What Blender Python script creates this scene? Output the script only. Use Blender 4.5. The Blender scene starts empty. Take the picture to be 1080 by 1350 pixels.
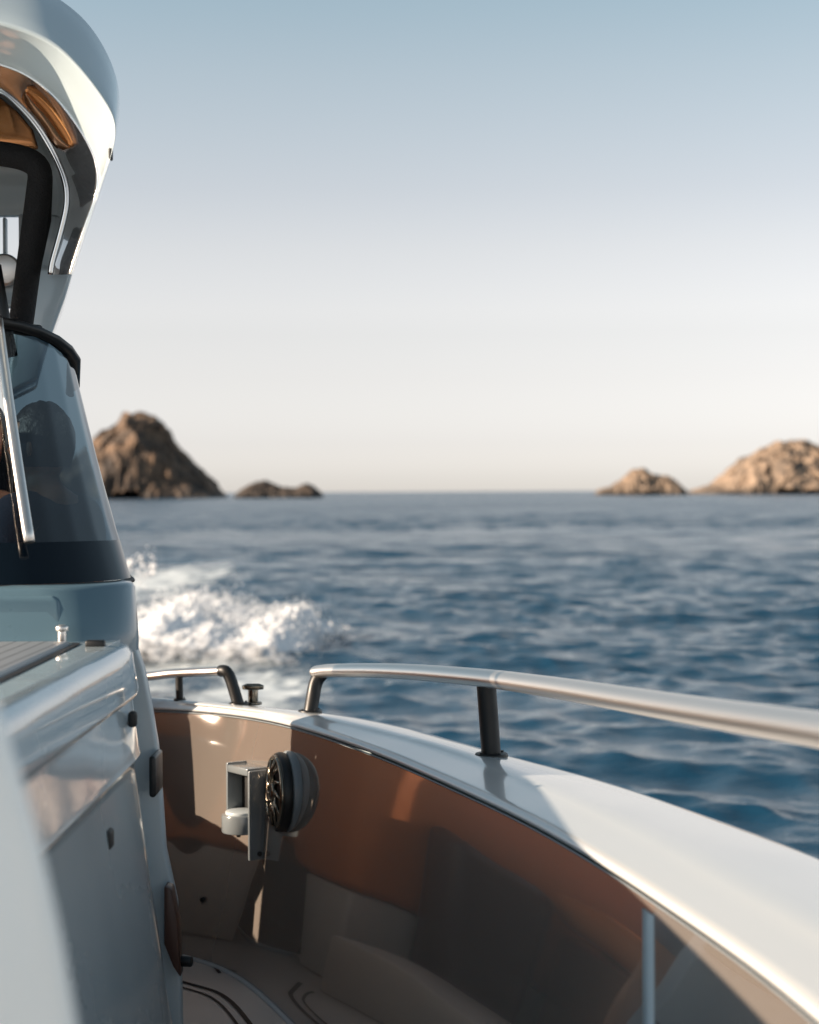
import bpy, bmesh, math, random
import numpy as np
from mathutils import Vector, Matrix, noise
random.seed(7); rng = np.random.default_rng(7)
R = math.radians
S = bpy.context.scene
COL = S.collection

# ------------------------------------------------------------------ camera frame
FPX, CX0, HY0, ROLL = 2250.0, 540.0, 648.0, 0.0055   # focal length in photo pixels, horizon row
CZ = 2.15            # camera above the sea
DECK_T = 1.60        # deck below the camera
DZ = CZ - DECK_T; DZ0 = CZ - 1.5   # side deck, and the height the helm was set out from
def uv(px, py):
    u, v = px - CX0, py - HY0
    c, s = math.cos(ROLL), math.sin(ROLL)
    return u * c - v * s, v * c + u * s
def P(px, py, Y):
    u, v = uv(px, py)
    return Vector((u / FPX * Y, Y, CZ - v / FPX * Y))
def PT(px, py, T):
    u, v = uv(px, py)
    Y = T * FPX / v
    return (u / FPX * Y, Y)

# ------------------------------------------------------------------ object helpers
def tag(o, label=None, cat=None, group=None, kind=None):
    if label: o['label'] = label
    if cat: o['category'] = cat
    if group: o['group'] = group
    if kind: o['kind'] = kind
    return o
def empty(name, loc, rz=0):
    o = bpy.data.objects.new(name, None); COL.objects.link(o)
    o.location = loc; o.rotation_euler = (0, 0, rz); o.empty_display_size = .2
    return o
def world_of(q):
    m = Matrix.LocRotScale(q.location, q.rotation_euler, q.scale)
    return m if q.parent is None else world_of(q.parent) @ q.matrix_parent_inverse @ m
def link(name, me, mat, parent=None, smooth=True):
    o = bpy.data.objects.new(name, me); COL.objects.link(o)
    if mat is not None and not me.materials: me.materials.append(mat)
    if smooth: me.polygons.foreach_set('use_smooth', [True] * len(me.polygons))
    if parent is not None:
        o.parent = parent
        o.matrix_parent_inverse = world_of(parent).inverted()
    return o
def pyd(name, v, f, mat, parent=None, smooth=True):
    me = bpy.data.meshes.new(name); me.from_pydata([tuple(map(float, p)) for p in v], [], f); me.update()
    return link(name, me, mat, parent, smooth)
def bmo(name, bm, mat, parent=None, smooth=True, sharp=None):
    bmesh.ops.recalc_face_normals(bm, faces=bm.faces)
    me = bpy.data.meshes.new(name); bm.to_mesh(me); bm.free()
    o = link(name, me, mat, parent, smooth)
    if sharp: me.set_sharp_from_angle(angle=R(sharp))
    return o
def catmull(pts, n=400):
    p = np.array(pts, float)
    p = np.vstack([2 * p[0] - p[1], p, 2 * p[-1] - p[-2]])
    out = []
    m = len(p) - 3
    for i in range(m):
        k = max(6, n // m)
        for t in np.linspace(0, 1, k, endpoint=False):
            a, b, c, d = p[i:i + 4]
            out.append(.5 * ((2 * b) + (-a + c) * t + (2 * a - 5 * b + 4 * c - d) * t * t + (-a + 3 * b - 3 * c + d) * t ** 3))
    out.append(p[-2])
    return np.array(out)
def resample(c, n):
    d = np.r_[0, np.cumsum(np.linalg.norm(np.diff(c, axis=0), axis=1))]
    t = np.linspace(0, d[-1], n)
    return np.stack([np.interp(t, d, c[:, k]) for k in range(c.shape[1])], 1)
def smoothc(c, it=30):
    c = c.copy()
    for _ in range(it):
        c[1:-1] = .25 * c[:-2] + .5 * c[1:-1] + .25 * c[2:]
    return c
def curve(pts, n, it=20):
    return smoothc(resample(catmull(pts, 600), n), it)
def loft(rows, closed_u=False, flip=False):
    rows = [np.asarray(r, float) for r in rows]; n = len(rows[0])
    v = np.vstack(rows); f = []
    for i in range(len(rows) - 1):
        for j in range(n if closed_u else n - 1):
            a = i * n + j; b = i * n + (j + 1) % n; c = (i + 1) * n + (j + 1) % n; d = (i + 1) * n + j
            f.append((a, d, c, b) if flip else (a, b, c, d))
    return v, f
def tube(path, ra, rb=None, seg=16, up=(0, 0, 1), cap=True):
    path = [Vector(p) for p in path]; n = len(path)
    ra = [ra] * n if not hasattr(ra, '__len__') else ra
    rb = ra if rb is None else ([rb] * n if not hasattr(rb, '__len__') else rb)
    v, f = [], []; up = Vector(up)
    prevs = None
    for i, p in enumerate(path):
        t = (path[min(i + 1, n - 1)] - path[max(i - 1, 0)]).normalized()
        if prevs is None:
            s = t.cross(up)
            if s.length < 1e-3: s = t.cross(Vector((1, 0, 0)))
        else:
            s = prevs - t * prevs.dot(t)
        s.normalize(); prevs = s; w = s.cross(t).normalized()
        for k in range(seg):
            a = 2 * math.pi * k / seg
            v.append(p + s * (math.cos(a) * ra[i]) + w * (math.sin(a) * rb[i]))
    for i in range(n - 1):
        for k in range(seg):
            f.append((i * seg + k, i * seg + (k + 1) % seg, (i + 1) * seg + (k + 1) % seg, (i + 1) * seg + k))
    if cap:
        f.append(tuple(range(seg))[::-1]); f.append(tuple((n - 1) * seg + k for k in range(seg)))
    return v, f
def bend(pts, r=.04, k=6):
    """polyline with its corners rounded"""
    pts = [Vector(p) for p in pts]; out = [pts[0]]
    for i in range(1, len(pts) - 1):
        a, b, c = pts[i - 1], pts[i], pts[i + 1]
        d1 = min(r, (a - b).length * .45); d2 = min(r, (c - b).length * .45)
        p, q = b + (a - b).normalized() * d1, b + (c - b).normalized() * d2
        for j in range(k + 1):
            t = j / k; out.append(p * (1 - t) ** 2 + b * 2 * t * (1 - t) + q * t * t)
    out.append(pts[-1]); return out
def box_bm(x0, x1, y0, y1, z0, z1, bev=.01, seg=3):
    bm = bmesh.new()
    bmesh.ops.create_cube(bm, size=1)
    for v in bm.verts:
        v.co = Vector(((x0 + x1) / 2 + v.co.x * (x1 - x0), (y0 + y1) / 2 + v.co.y * (y1 - y0), (z0 + z1) / 2 + v.co.z * (z1 - z0)))
    if bev: bmesh.ops.bevel(bm, geom=list(bm.edges), offset=bev, segments=seg, affect='EDGES', profile=.5)
    return bm
def prism_bm(poly, ext, bev=.01, seg=3):
    """polygon (list of Vector) extruded by vector ext"""
    bm = bmesh.new(); vs = [bm.verts.new(p) for p in poly]; f = bm.faces.new(vs)
    r = bmesh.ops.extrude_face_region(bm, geom=[f])
    for v in [g for g in r['geom'] if isinstance(g, bmesh.types.BMVert)]: v.co += Vector(ext)
    bmesh.ops.recalc_face_normals(bm, faces=bm.faces)
    if bev:
        es = [e for e in bm.edges if len(e.link_faces) == 2 and e.calc_face_angle(0) > R(30)]
        bmesh.ops.bevel(bm, geom=es, offset=bev, segments=seg, affect='EDGES', profile=.5)
    return bm
def cyl_bm(c, axis, r, h, seg=40, bev=.004, r2=None):
    bm = bmesh.new()
    bmesh.ops.create_cone(bm, cap_ends=True, segments=seg, radius1=r, radius2=r if r2 is None else r2, depth=h)
    q = Vector(axis).normalized().to_track_quat('Z', 'Y').to_matrix().to_4x4()
    if bev: bmesh.ops.bevel(bm, geom=[e for e in bm.edges if len(e.link_faces) == 2 and e.calc_face_angle(0) > R(40)], offset=bev, segments=2, affect='EDGES', profile=.5)
    bmesh.ops.transform(bm, matrix=Matrix.Translation(Vector(c)) @ q, verts=bm.verts)
    return bm
def join_bm(*bms):
    out = bmesh.new()
    for b in bms:
        me = bpy.data.meshes.new('tmp'); b.to_mesh(me); b.free(); out.from_mesh(me); bpy.data.meshes.remove(me)
    return out
def vf_bm(v, f):
    me = bpy.data.meshes.new('tmp'); me.from_pydata([tuple(map(float, p)) for p in v], [], f)
    bm = bmesh.new(); bm.from_mesh(me); bpy.data.meshes.remove(me); return bm

# ------------------------------------------------------------------ materials
def mat(name, col, rough=.4, metal=0, coat=0, coat_rough=.03, bump=None, ior=1.5, var=.0, varscale=3, **kw):
    m = bpy.data.materials.new(name); m.use_nodes = True
    nt = m.node_tree; b = nt.nodes['Principled BSDF']
    b.inputs['Base Color'].default_value = (*col, 1); b.inputs['Roughness'].default_value = rough
    b.inputs['Metallic'].default_value = metal; b.inputs['IOR'].default_value = ior
    b.inputs['Coat Weight'].default_value = coat; b.inputs['Coat Roughness'].default_value = coat_rough
    for k, val in kw.items(): b.inputs[k.replace('_', ' ')].default_value = val
    tc = nt.nodes.new('ShaderNodeTexCoord')
    if var:
        n = nt.nodes.new('ShaderNodeTexNoise'); n.inputs['Scale'].default_value = varscale; n.inputs['Detail'].default_value = 6
        nt.links.new(tc.outputs['Object'], n.inputs['Vector'])
        mx = nt.nodes.new('ShaderNodeMix'); mx.data_type = 'RGBA'
        mx.inputs[6].default_value = (*[c * (1 - var) for c in col], 1); mx.inputs[7].default_value = (*[min(1, c * (1 + var)) for c in col], 1)
        nt.links.new(n.outputs['Fac'], mx.inputs[0]); nt.links.new(mx.outputs[2], b.inputs['Base Color'])
        mr = nt.nodes.new('ShaderNodeMapRange'); mr.inputs[1].default_value = .3; mr.inputs[2].default_value = .7
        mr.inputs[3].default_value = rough * .8; mr.inputs[4].default_value = min(1, rough * 1.2)
        nt.links.new(n.outputs['Fac'], mr.inputs[0]); nt.links.new(mr.outputs[0], b.inputs['Roughness'])
    if bump:
        sc, dist = bump
        n = nt.nodes.new('ShaderNodeTexNoise'); n.inputs['Scale'].default_value = sc; n.inputs['Detail'].default_value = 3 if sc > 20 else 0
        nt.links.new(tc.outputs['Object'], n.inputs['Vector'])
        bp = nt.nodes.new('ShaderNodeBump'); bp.inputs['Distance'].default_value = dist; bp.inputs['Strength'].default_value = 1
        nt.links.new(n.outputs['Fac'], bp.inputs['Height']); nt.links.new(bp.outputs[0], b.inputs['Normal'])
        if coat: nt.links.new(bp.outputs[0], b.inputs['Coat Normal'])
    return m
M = {}
M['gel'] = mat('white_gelcoat_shade', (.45, .545, .59), .28, coat=.9, coat_rough=.04, var=.03, varscale=2, bump=(4, .0016))  # white gelcoat with the bluish tone of skylit shade put into the colour
M['gelm'] = mat('matte_white_gelcoat', (.47, .53, .56), .45, coat=.25, coat_rough=.25, var=.03, varscale=5)
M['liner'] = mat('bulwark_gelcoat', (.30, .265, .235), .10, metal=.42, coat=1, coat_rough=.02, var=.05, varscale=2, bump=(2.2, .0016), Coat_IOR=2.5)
M['deck'] = mat('deck_foam', (.62, .575, .535), .42, coat=.25, coat_rough=.2, var=.08, varscale=9, bump=(350, .0006))
M['seam'] = mat('dark_seam', (.02, .02, .022), .5)
M['steel'] = mat('brushed_steel', (.80, .75, .70), .36, metal=1)
M['chrome'] = mat('polished_chrome', (.85, .84, .82), .07, metal=1)
M['dark_chrome'] = mat('smoked_chrome', (.22, .19, .15), .18, metal=1)
M['brown'] = mat('dark_brown_pad', (.07, .03, .02), .4)
M['black'] = mat('black_anodised', (.006, .0065, .007), .42, var=.2, varscale=20)
M['rubber'] = mat('black_rubber', (.014, .015, .016), .6, bump=(60, .001))
M['canvas'] = mat('black_canvas', (.010, .010, .011), .85, bump=(180, .004))
M['leather'] = mat('tan_leather', (.50, .17, .045), .42, var=.18, varscale=8, bump=(120, .0012))
M['grey_plastic'] = mat('grey_plastic', (.20, .23, .25), .4, var=.08, varscale=12)
M['skin'] = mat('sun_tanned_skin', (.52, .25, .14), .5, var=.08, varscale=14, bump=(90, .0008), Subsurface_Weight=.08)
M['hair'] = mat('dark_hair', (.018, .011, .008), .5, bump=(45, .006))
M['navy'] = mat('navy_cotton', (.018, .024, .045), .85, bump=(120, .002))
M['cream'] = mat('cream_cotton', (.66, .60, .52), .85, bump=(120, .002))
M['denim'] = mat('grey_blue_cotton', (.22, .27, .33), .85, bump=(150, .002), var=.12, varscale=12)
M['eye'] = mat('eye_white', (.75, .73, .70), .15)
M['iris'] = mat('brown_iris', (.05, .025, .012), .1)
M['lip'] = mat('lips', (.40, .13, .10), .45)
def lid_mat():
    m = mat('grey_planked_lid', (.36, .38, .39), .45); nt = m.node_tree; tc = nt.nodes.new('ShaderNodeTexCoord')
    wv = nt.nodes.new('ShaderNodeTexWave'); wv.bands_direction = 'X'; wv.inputs['Scale'].default_value = 9; wv.inputs['Distortion'].default_value = .15
    nt.links.new(tc.outputs['Object'], wv.inputs[0])
    r = nt.nodes.new('ShaderNodeValToRGB'); r.color_ramp.elements[0].position = .0; r.color_ramp.elements[0].color = (.16, .16, .17, 1); r.color_ramp.elements[1].position = .12; r.color_ramp.elements[1].color = (.40, .41, .42, 1)
    nt.links.new(wv.outputs['Fac'], r.inputs[0]); nt.links.new(r.outputs[0], nt.nodes['Principled BSDF'].inputs['Base Color']); return m
M['lid'] = lid_mat()
def glass(name, tint, refl=1.0, ior=1.55):
    m = bpy.data.materials.new(name); m.use_nodes = True; nt = m.node_tree; nt.nodes.clear()
    out = nt.nodes.new('ShaderNodeOutputMaterial'); mix = nt.nodes.new('ShaderNodeMixShader')
    tr = nt.nodes.new('ShaderNodeBsdfTransparent'); tr.inputs[0].default_value = (*tint, 1)
    gl = nt.nodes.new('ShaderNodeBsdfGlossy'); gl.inputs['Roughness'].default_value = .012; gl.inputs[0].default_value = (1, 1, 1, 1)
    fr = nt.nodes.new('ShaderNodeFresnel'); fr.inputs[0].default_value = ior
    nt.links.new(fr.outputs[0], mix.inputs[0]); nt.links.new(tr.outputs[0], mix.inputs[1]); nt.links.new(gl.outputs[0], mix.inputs[2])
    nt.links.new(mix.outputs[0], out.inputs[0]); return m
M['tint'] = glass('tinted_glass', (.075, .125, .165), ior=1.95)
M['clear'] = glass('clear_glass', (.86, .88, .88), ior=1.3)
M['frit'] = mat('black_glass_band', (.003, .007, .012), .05, ior=1.4)

# ------------------------------------------------------------------ the boat
XC = -1.30                                    # centreline
boat = empty('motor_boat', (XC, 1.0, DZ))
tag(boat, 'white motor boat with black-posted steel hand rails and glossy bulwark, seen from on board', 'motor boat')

N = 150
A_px = [(199, 934), (241, 935), (283, 938), (327, 943), (374, 953), (400, 960), (480, 987), (539, 1011), (639, 1056), (700, 1085), (812, 1150), (870, 1190), (960, 1250), (1040, 1310), (1080, 1345)]
C_px = [(400, 946), (455, 958), (511, 972), (578, 989), (639, 1014), (700, 1042), (830, 1105), (930, 1165), (1000, 1207), (1080, 1250)]
O_px = [(430, 939), (500, 950), (560, 965), (620, 982), (700, 1004), (760, 1018), (850, 1045), (960, 1085), (1080, 1128)]
B_px = [(300, 1248), (345, 1300), (390, 1350)]
TA, TC, TO = .742, .722, .728
A = [(XC, 5.98)] + [PT(x, y, TA) for x, y in A_px] + [(.63, 1.7), (.66, .9), (.64, 0), (.52, -1), (.25, -2), (-.2, -2.9), (-.7, -3.5), (XC, -3.7)]
C = [(XC, 6.03), (-.90, 5.93), (-.62, 5.70)] + [PT(x, y, TC) for x, y in C_px] + [(.73, 1.9), (.77, 1.0), (.76, 0), (.63, -1.1), (.34, -2.15), (-.15, -3.05), (-.68, -3.65), (XC, -3.85)]
O = [(XC, 6.13), (-.90, 6.03), (-.60, 5.83)] + [PT(x, y, TO) for x, y in O_px] + [(.95, 2.5), (1.03, 1.5), (1.05, .3), (.93, -1), (.62, -2.3), (.05, -3.4), (-.6, -4.0), (XC, -4.2)]
B = [(XC, 6.04), (-.90, 5.96), (-.62, 5.72), (-.36, 5.12), (-.09, 4.32), (.11, 3.40), (.25, 2.40), (.34, 1.4), (.35, .2), (.28, -.8), (.02, -1.7), (-.4, -2.6), (-.85, -3.05), (XC, -3.2)]
A, C, O, B = [curve(c, N, 10) for c in (A, C, O, B)]
def outward(c):
    t = np.gradient(c, axis=0); t /= np.linalg.norm(t, axis=1)[:, None]
    n = np.stack([-t[:, 1], t[:, 0]], 1)
    if n[len(n) // 2][0] < 0: n = -n
    return n
nA, nO, nC = outward(A), outward(O), outward(C)
def full(c):                                   # mirror a right-hand half line into a closed loop
    m = c[::-1].copy(); m[:, 0] = 2 * XC - m[:, 0]
    return np.vstack([c, m[1:-1]])
def row(c, T):
    c = full(c); return np.column_stack([c, np.full(len(c), CZ - T)])
# inner bulwark panel: vertical at the deck, flaring towards the rail
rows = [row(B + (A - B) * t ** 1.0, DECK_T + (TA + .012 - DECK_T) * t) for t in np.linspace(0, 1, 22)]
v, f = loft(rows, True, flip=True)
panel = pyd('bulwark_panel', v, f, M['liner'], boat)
# gasket between panel and gunwale
v, f = tube([(*p, CZ - TA - .008) for p in np.vstack([full(A - nA * .002), full(A)[:1]])], .0022, seg=8, cap=False)
pyd('gasket', v, f, M['grey_plastic'], boat)
# gunwale: rolled inner lip, bevel, crowned top, rolled outer edge
rows = [row(A + nA * .012, TA + .004), row(A - nA * .001, TA + .003), row(A - nA * .004, TA - .003), row(A - nA * .003, TA - .009), row(A + nA * .004, TA - .014)]
for t in (.2, .4, .6, .8): rows.append(row(A + (C - A) * t + nA * .004 * (1 - t), TA - .014 + (TC - .004 - TA + .014) * t))
for t in (0, .06, .15): rows.append(row(C + (O - C) * t, TC - .004 - .006 * (t / .15)))
for t in (.3, .5, .7, .85, .95): rows.append(row(C + (O - C) * t, TC - .010 + (TO - TC + .010) * ((t - .15) / .85) ** 2))
for a, dt in ((.01, .006), (.022, .022), (.026, .045), (.024, .08)): rows.append(row(O + nO * a, TO + dt))
v, f = loft(rows, True)
M['gelw'] = mat('white_gelcoat_sunlit', (.56, .58, .585), .26, coat=.9, coat_rough=.04, bump=(4, .0016))  # sunlit copy of the white gelcoat, coloured warmer and lighter for the gunwale
pyd('gunwale', v, f, M['gelw'], boat)
# hull side
rows = [row(O + nO * .020, TO + .07), row(O + nO * .05, TO + .3), row(O + nO * .02, TO + .8), row(O - nO * .12, TO + 1.35), row(O - nO * .35, TO + 1.75)]
v, f = loft(rows, True)
pyd('hull', v, f, M['gel'], boat)
# deck
bm = bmesh.new(); vs = [bm.verts.new((p[0], p[1], DZ)) for p in full(B + nA * .02)]; bm.faces.new(vs)
bmesh.ops.triangulate(bm, faces=bm.faces)
bmo('deck', bm, M['deck'], boat, smooth=False)
# pale caulk where the panel meets the deck
v, f = tube([(*p, DZ + .004) for p in full(B - nA * .004)], .008, seg=8, cap=False)
pyd('caulk_line', v, f, M['gelm'], boat)
# grooves in the deck: seam lines and the rounded double groove of a hatch
def dk(px, py): x, y = PT(px, py, DECK_T); return Vector((x, y, DZ + .003))
def strip(pts, w):
    pts = [Vector(p) for p in pts]; v, f = [], []
    for i, p in enumerate(pts):
        t = (pts[min(i + 1, len(pts) - 1)] - pts[max(i - 1, 0)]); t.z = 0; t.normalize(); s = Vector((-t.y, t.x, 0)) * w / 2
        v += [p - s, p + s]
    for i in range(len(pts) - 1): f.append((2 * i, 2 * i + 1, 2 * i + 3, 2 * i + 2))
    return v, f
bms = [vf_bm(*strip([dk(236, 1218), dk(262, 1250), dk(290, 1284)], .012))]
h1 = bend([dk(215, 1288), dk(247, 1297), dk(300, 1312), dk(348, 1375), dk(395, 1440), dk(360, 1500)], .22)
h2 = bend([dk(215, 1297), dk(247, 1304), dk(288, 1318), dk(330, 1375), dk(370, 1440), dk(345, 1490)], .22)
bms += [vf_bm(*strip(h1, .016)), vf_bm(*strip(h2, .010))]
g = bmo('deck_groove', join_bm(*bms), M['seam'], boat, smooth=False)

# small drain stud low on the panel and the pale strip near the camera
def on_panel(px, py):
    """first hit of the view ray with the panel"""
    u, vv = uv(px, py); d = Vector((u / FPX, 1, -vv / FPX)).normalized()
    me = panel.data
    from mathutils.bvhtree import BVHTree
    global _bvh
    if '_bvh' not in globals(): _bvh = BVHTree.FromPolygons([tuple(w.co) for w in me.vertices], [tuple(p.vertices) for p in me.polygons])
    loc, nor, i, dist = _bvh.ray_cast(Vector((0, 0, CZ)), d)
    if loc is None: return None, None
    if nor.dot(d) > 0: nor = -nor
    return loc, nor
p, n = on_panel(269, 1186)
bmo('drain_stud', cyl_bm(p + n * .004, n, .009, .014, 16, .002), M['black'], boat)
st = []
for py in np.linspace(1186, 1420, 16):
    l, nn = on_panel(855 + (py - 1186) * .004, py)
    if l is not None: st.append((l, nn))
v, f = [], []
for l, nn in st:
    s = nn.cross(Vector((0, 0, 1))).normalized()
    for k, off in ((-.027, -.001), (-.025, .003), (.025, .003), (.027, -.001)): v.append(l + s * k + nn * off)
for i in range(len(st) - 1):
    for k in range(3): f.append((4 * i + k, 4 * i + k + 1, 4 * i + 5 + k, 4 * i + 4 + k))
pyd('pale_strip', v, f, M['gelm'], boat)

# ---- hand rails
def rail(path, ra, rb, posts):
    v, f = tube(path, ra, rb, seg=24)
    r = pyd('hand_rail', v, f, M['steel'], boat)
    for pth, rad, foot in posts:
        v, f = tube(pth, rad, seg=20); bm = vf_bm(v, f)
        if foot is not None:
            bm = join_bm(bm, cyl_bm(foot + Vector((0, 0, .006)), (0, 0, 1), rad * 1.7, .014, 32, .004),
                         *[cyl_bm(foot + Vector((math.cos(a_) * rad * 1.38, math.sin(a_) * rad * 1.38, .014)), (0, 0, 1), rad * .16, .006, 8, 0) for a_ in (.6, 2.2, 3.8, 5.3)])
        bmo('post', bm, M['black'], r, sharp=40)
    return r
Tg = .722
def gpt(px, py): x, y = PT(px, py, Tg); return Vector((x, y, CZ - Tg))
# main rail: depth grows from the near end to the post at the stern quarter
pts = [(418, 886, 5.60), (440, 884, 5.52), (500, 884, 5.24), (560, 887, 4.96), (640, 894, 4.58), (700, 902, 4.28), (760, 911, 3.98), (850, 926, 3.55), (950, 942, 3.12), (1080, 962, 2.66), (1190, 982, 2.30), (1330, 1010, 1.95), (1560, 1062, 1.6)]
zr = P(*pts[-1]).z
path = catmull([P(*q) for q in pts] + [Vector((.79, 1.0, zr - .01)), Vector((.82, .1, zr - .02)), Vector((.74, -.9, zr - .03)), Vector((.50, -1.8, zr - .03)), Vector((.08, -2.7, zr - .03)), Vector((-.5, -3.4, zr - .03))], 240)
path = smoothc(path, 6)
k = np.clip(np.linspace(0, 1, len(path)) * 1.5, 0, 1)
b0 = gpt(409, 941); top = Vector(path[0])
b1 = gpt(648, 999); t1 = P(641, 900, b1.y)
rail(path, list(.030 + .014 * k), list(.021 + .010 * k),
     [([Vector((.80, .95, CZ - .72)), Vector((.795, .95, zr - .01))], .0265, Vector((.80, .95, CZ - .72))), ([Vector((.74, -.9, CZ - .72)), Vector((.74, -.9, zr - .03))], .0265, Vector((.74, -.9, CZ - .72))),
      (bend([b0, b0.lerp(top, .80), top + Vector((.02, -.01, -.002)), Vector(path[4])], .035), .023, b0),
      ([b1, b1.lerp(t1, .5), t1], .0265, b1)])
# stern rail
b2 = gpt(315, 931); b3 = gpt(236, 927)
YS = b2.y + .02
pts = [P(301, 884, YS), P(262, 886, YS + .06), P(226, 888, YS + .10), P(190, 892, YS + .14), P(120, 895, YS + .18), P(40, 896, YS + .2)]
path = catmull(pts, 40)
top = Vector(path[0])
rail(path, .020, .016, [(bend([b2, b2.lerp(top, .85), top + Vector((-.01, 0, 0)), Vector(path[2])], .03), .020, b2),
                        ([Vector((b3.x, YS + .09, CZ - Tg)), P(236, 890, YS + .09)], .013, Vector((b3.x, YS + .09, CZ - Tg)))])
# ---- mooring cleat
c = gpt(332, 931); c.y += .05; c.z += .0
bm = join_bm(cyl_bm(c + Vector((0, 0, .025)), (0, 0, 1), .017, .056, 24, .003), cyl_bm(c + Vector((0, 0, .004)), (0, 0, 1), .030, .01, 24, .003),
             vf_bm(*tube([c + Vector((-.036, 0, .058)), c + Vector((-.02, 0, .060)), c + Vector((.02, 0, .060)), c + Vector((.036, 0, .058))], [.007, .011, .011, .007], seg=14)))
bmo('cleat', bm, M['dark_chrome'], boat)

# ---- loudspeaker on the panel
p, n = on_panel(377, 1044); n = Vector((-.955, -.29, .03)).normalized()
sp = bmo('speaker', join_bm(cyl_bm(p - n * .012, n, .130, .030, 72, .008)), M['grey_plastic'], boat, sharp=35)
rg = bmo('speaker_ring', cyl_bm(p + n * .018, n, .126, .036, 72, .013), M['black'], sp, sharp=35)
ax = n; sx = ax.cross(Vector((0, 0, 1))).normalized(); sz = sx.cross(ax).normalized()
bms = []
for k in range(12):                               # spoked grille
    a = k / 12 * 2 * math.pi + .1
    d = sx * math.cos(a) + sz * math.sin(a); e = sx * math.cos(a + .55) + sz * math.sin(a + .55)
    bms.append(vf_bm(*tube([p + n * .039 + d * .026, p + n * .047 + (d + e) * .034, p + n * .037 + e * .112], .0055, seg=8)))
bms.append(cyl_bm(p + n * .040, n, .030, .022, 28, .006))
bms.append(vf_bm(*tube([p + n * .036 + (sx * math.cos(a) + sz * math.sin(a)) * .110 for a in np.linspace(0, 2 * math.pi, 60)], .008, seg=8, cap=False)))
bmo('speaker_grille', join_bm(*bms), M['dark_chrome'], sp)

# ---- cup holder bracket beside the speaker
p, n = on_panel(336, 1066); n = Vector((-.80, -.60, 0)).normalized()
w = n.cross(Vector((0, 0, 1))).normalized()
if w.y > 0: w = -w                                # w runs towards the camera
Zt = P(320, 1006, p.y).z; Zb = P(320, 1070, p.y).z; Zf = P(343, 1127, p.y).z
def at(a, b, z): q = p + n * a + w * b; return Vector((q.x, q.y, z))
bms = []
def slab(a0, a1, b0, b1, z0, z1, bev=.004):
    bm = prism_bm([at(a0, b0, z0), at(a1, b0, z0), at(a1, b1, z0), at(a0, b1, z0)], (0, 0, z1 - z0), bev, 2); bms.append(bm)
slab(-.01, .066, .062, .074, Zf, Zt - .012)       # cheek towards the camera
slab(-.01, .066, -.074, -.062, Zb - .02, Zt)      # far cheek
slab(-.01, .066, -.062, .062, Zt - .030, Zt - .006)   # top bridge
M['satin_grey'] = mat('satin_grey_moulding', (.17, .195, .21), .25, coat=.8, var=.05)
cup = bmo('cup_holder', join_bm(*bms), M['satin_grey'], boat, sharp=30)
bms = [cyl_bm(at(.050, -.0, Zb - .030), (0, 0, 1), .066, .060, 48, .006)]
bmo('cup_ring', join_bm(*bms), M['satin_grey'], cup, sharp=35)
bmo('cup_well', join_bm(cyl_bm(at(.050, 0, Zb + .004), (0, 0, 1), .053, .010, 40, .002)), M['gelm'], cup, sharp=35)
bmo('back_plate', prism_bm([at(.004, -.06, Zb - .01), at(.012, -.06, Zb - .01), at(.012, .06, Zb - .01), at(.004, .06, Zb - .01)], (0, 0, Zt - Zb - .02), .001, 1), M['rubber'], cup)
bmo('screw', cyl_bm(at(.03, .078, Zf + .02), w, .008, .008, 12, .002), M['black'], cup)
bmo('screw', cyl_bm(at(.062, .0, Zb - .066), (0, 0, 1), .007, .02, 12, .002), M['black'], cup)

# ---- console: forward locker block with a lid, corner tower and windscreen base
XE = -.640                                        # starboard face at ledge height
YW = 4.02                                         # face of the windscreen base
LT = .350                                         # ledge below camera
def sidex(T): return XE + .115 * max(0, T - LT)
YB = .2                                           # the block runs forward past the camera
prof = [(XE - .055, LT - .002), (XE - .030, LT), (XE - .010, LT + .006), (XE + .002, LT + .022), (XE + .006, LT + .05), (sidex(.455) + .004, .455), (sidex(.468) + .001, .464), (sidex(.478) - .012, .472), (sidex(.49) - .013, .486), (sidex(.59) - .012, .590), (sidex(.60) - .010, .604), (sidex(.615) - .024, .618), (sidex(.64) - .027, .640), (sidex(.9) - .022, .90), (sidex(1.2) - .015, 1.20), (sidex(1.44), 1.44), (sidex(1.5) + .01, 1.50)]
def profile_at(y, shrink=0.):
    return [(x - shrink, y, CZ - T) for x, T in prof]
ys = [(.2, .30), (.2, .0), (1.2, 0), (2.2, 0), (3.2, 0), (3.7, 0), (3.86, .001), (3.94, .005), (4.00, .013), (4.05, .028), (4.085, .055), (4.105, .11), (4.11, .6)]
rows = [profile_at(y, s) for y, s in ys]
v, f = loft(rows)
# top of the block and its port half
n_p = len(prof)
bm = vf_bm(v, f)
lp = [( XC * 2 - x, y, z) for (x, y, z) in v]
bm2 = vf_bm(lp, [tuple(reversed(q)) for q in f])
top = box_bm(2 * XC - XE + .05 - 1.32 * 0 - (XE - XC) * 2, XE - .05, .2, 4.2, CZ - LT - .02, CZ - LT + .002, 0)
console = bmo('console', join_bm(bm, bm2, top), M['gel'], boat, sharp=50)
# lid in the ledge
bmo('hatch_lid', prism_bm([Vector((-1.83, 2.3, CZ - LT)), Vector((-.775, 2.3, CZ - LT)), Vector((-.785, 3.93, CZ - LT)), Vector((-1.83, 3.93, CZ - LT))], (0, 0, .010), .004, 2), M['lid'], console)
gl = [Vector((-1.95, 3.95, CZ - LT + .004)), Vector((-.768, 3.95, CZ - LT + .004)), Vector((-.755, 2.2, CZ - LT + .004))]
bmo('lid_groove', vf_bm(*strip(bend(gl, .03), .018)), M['seam'], console, smooth=False)
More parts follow.
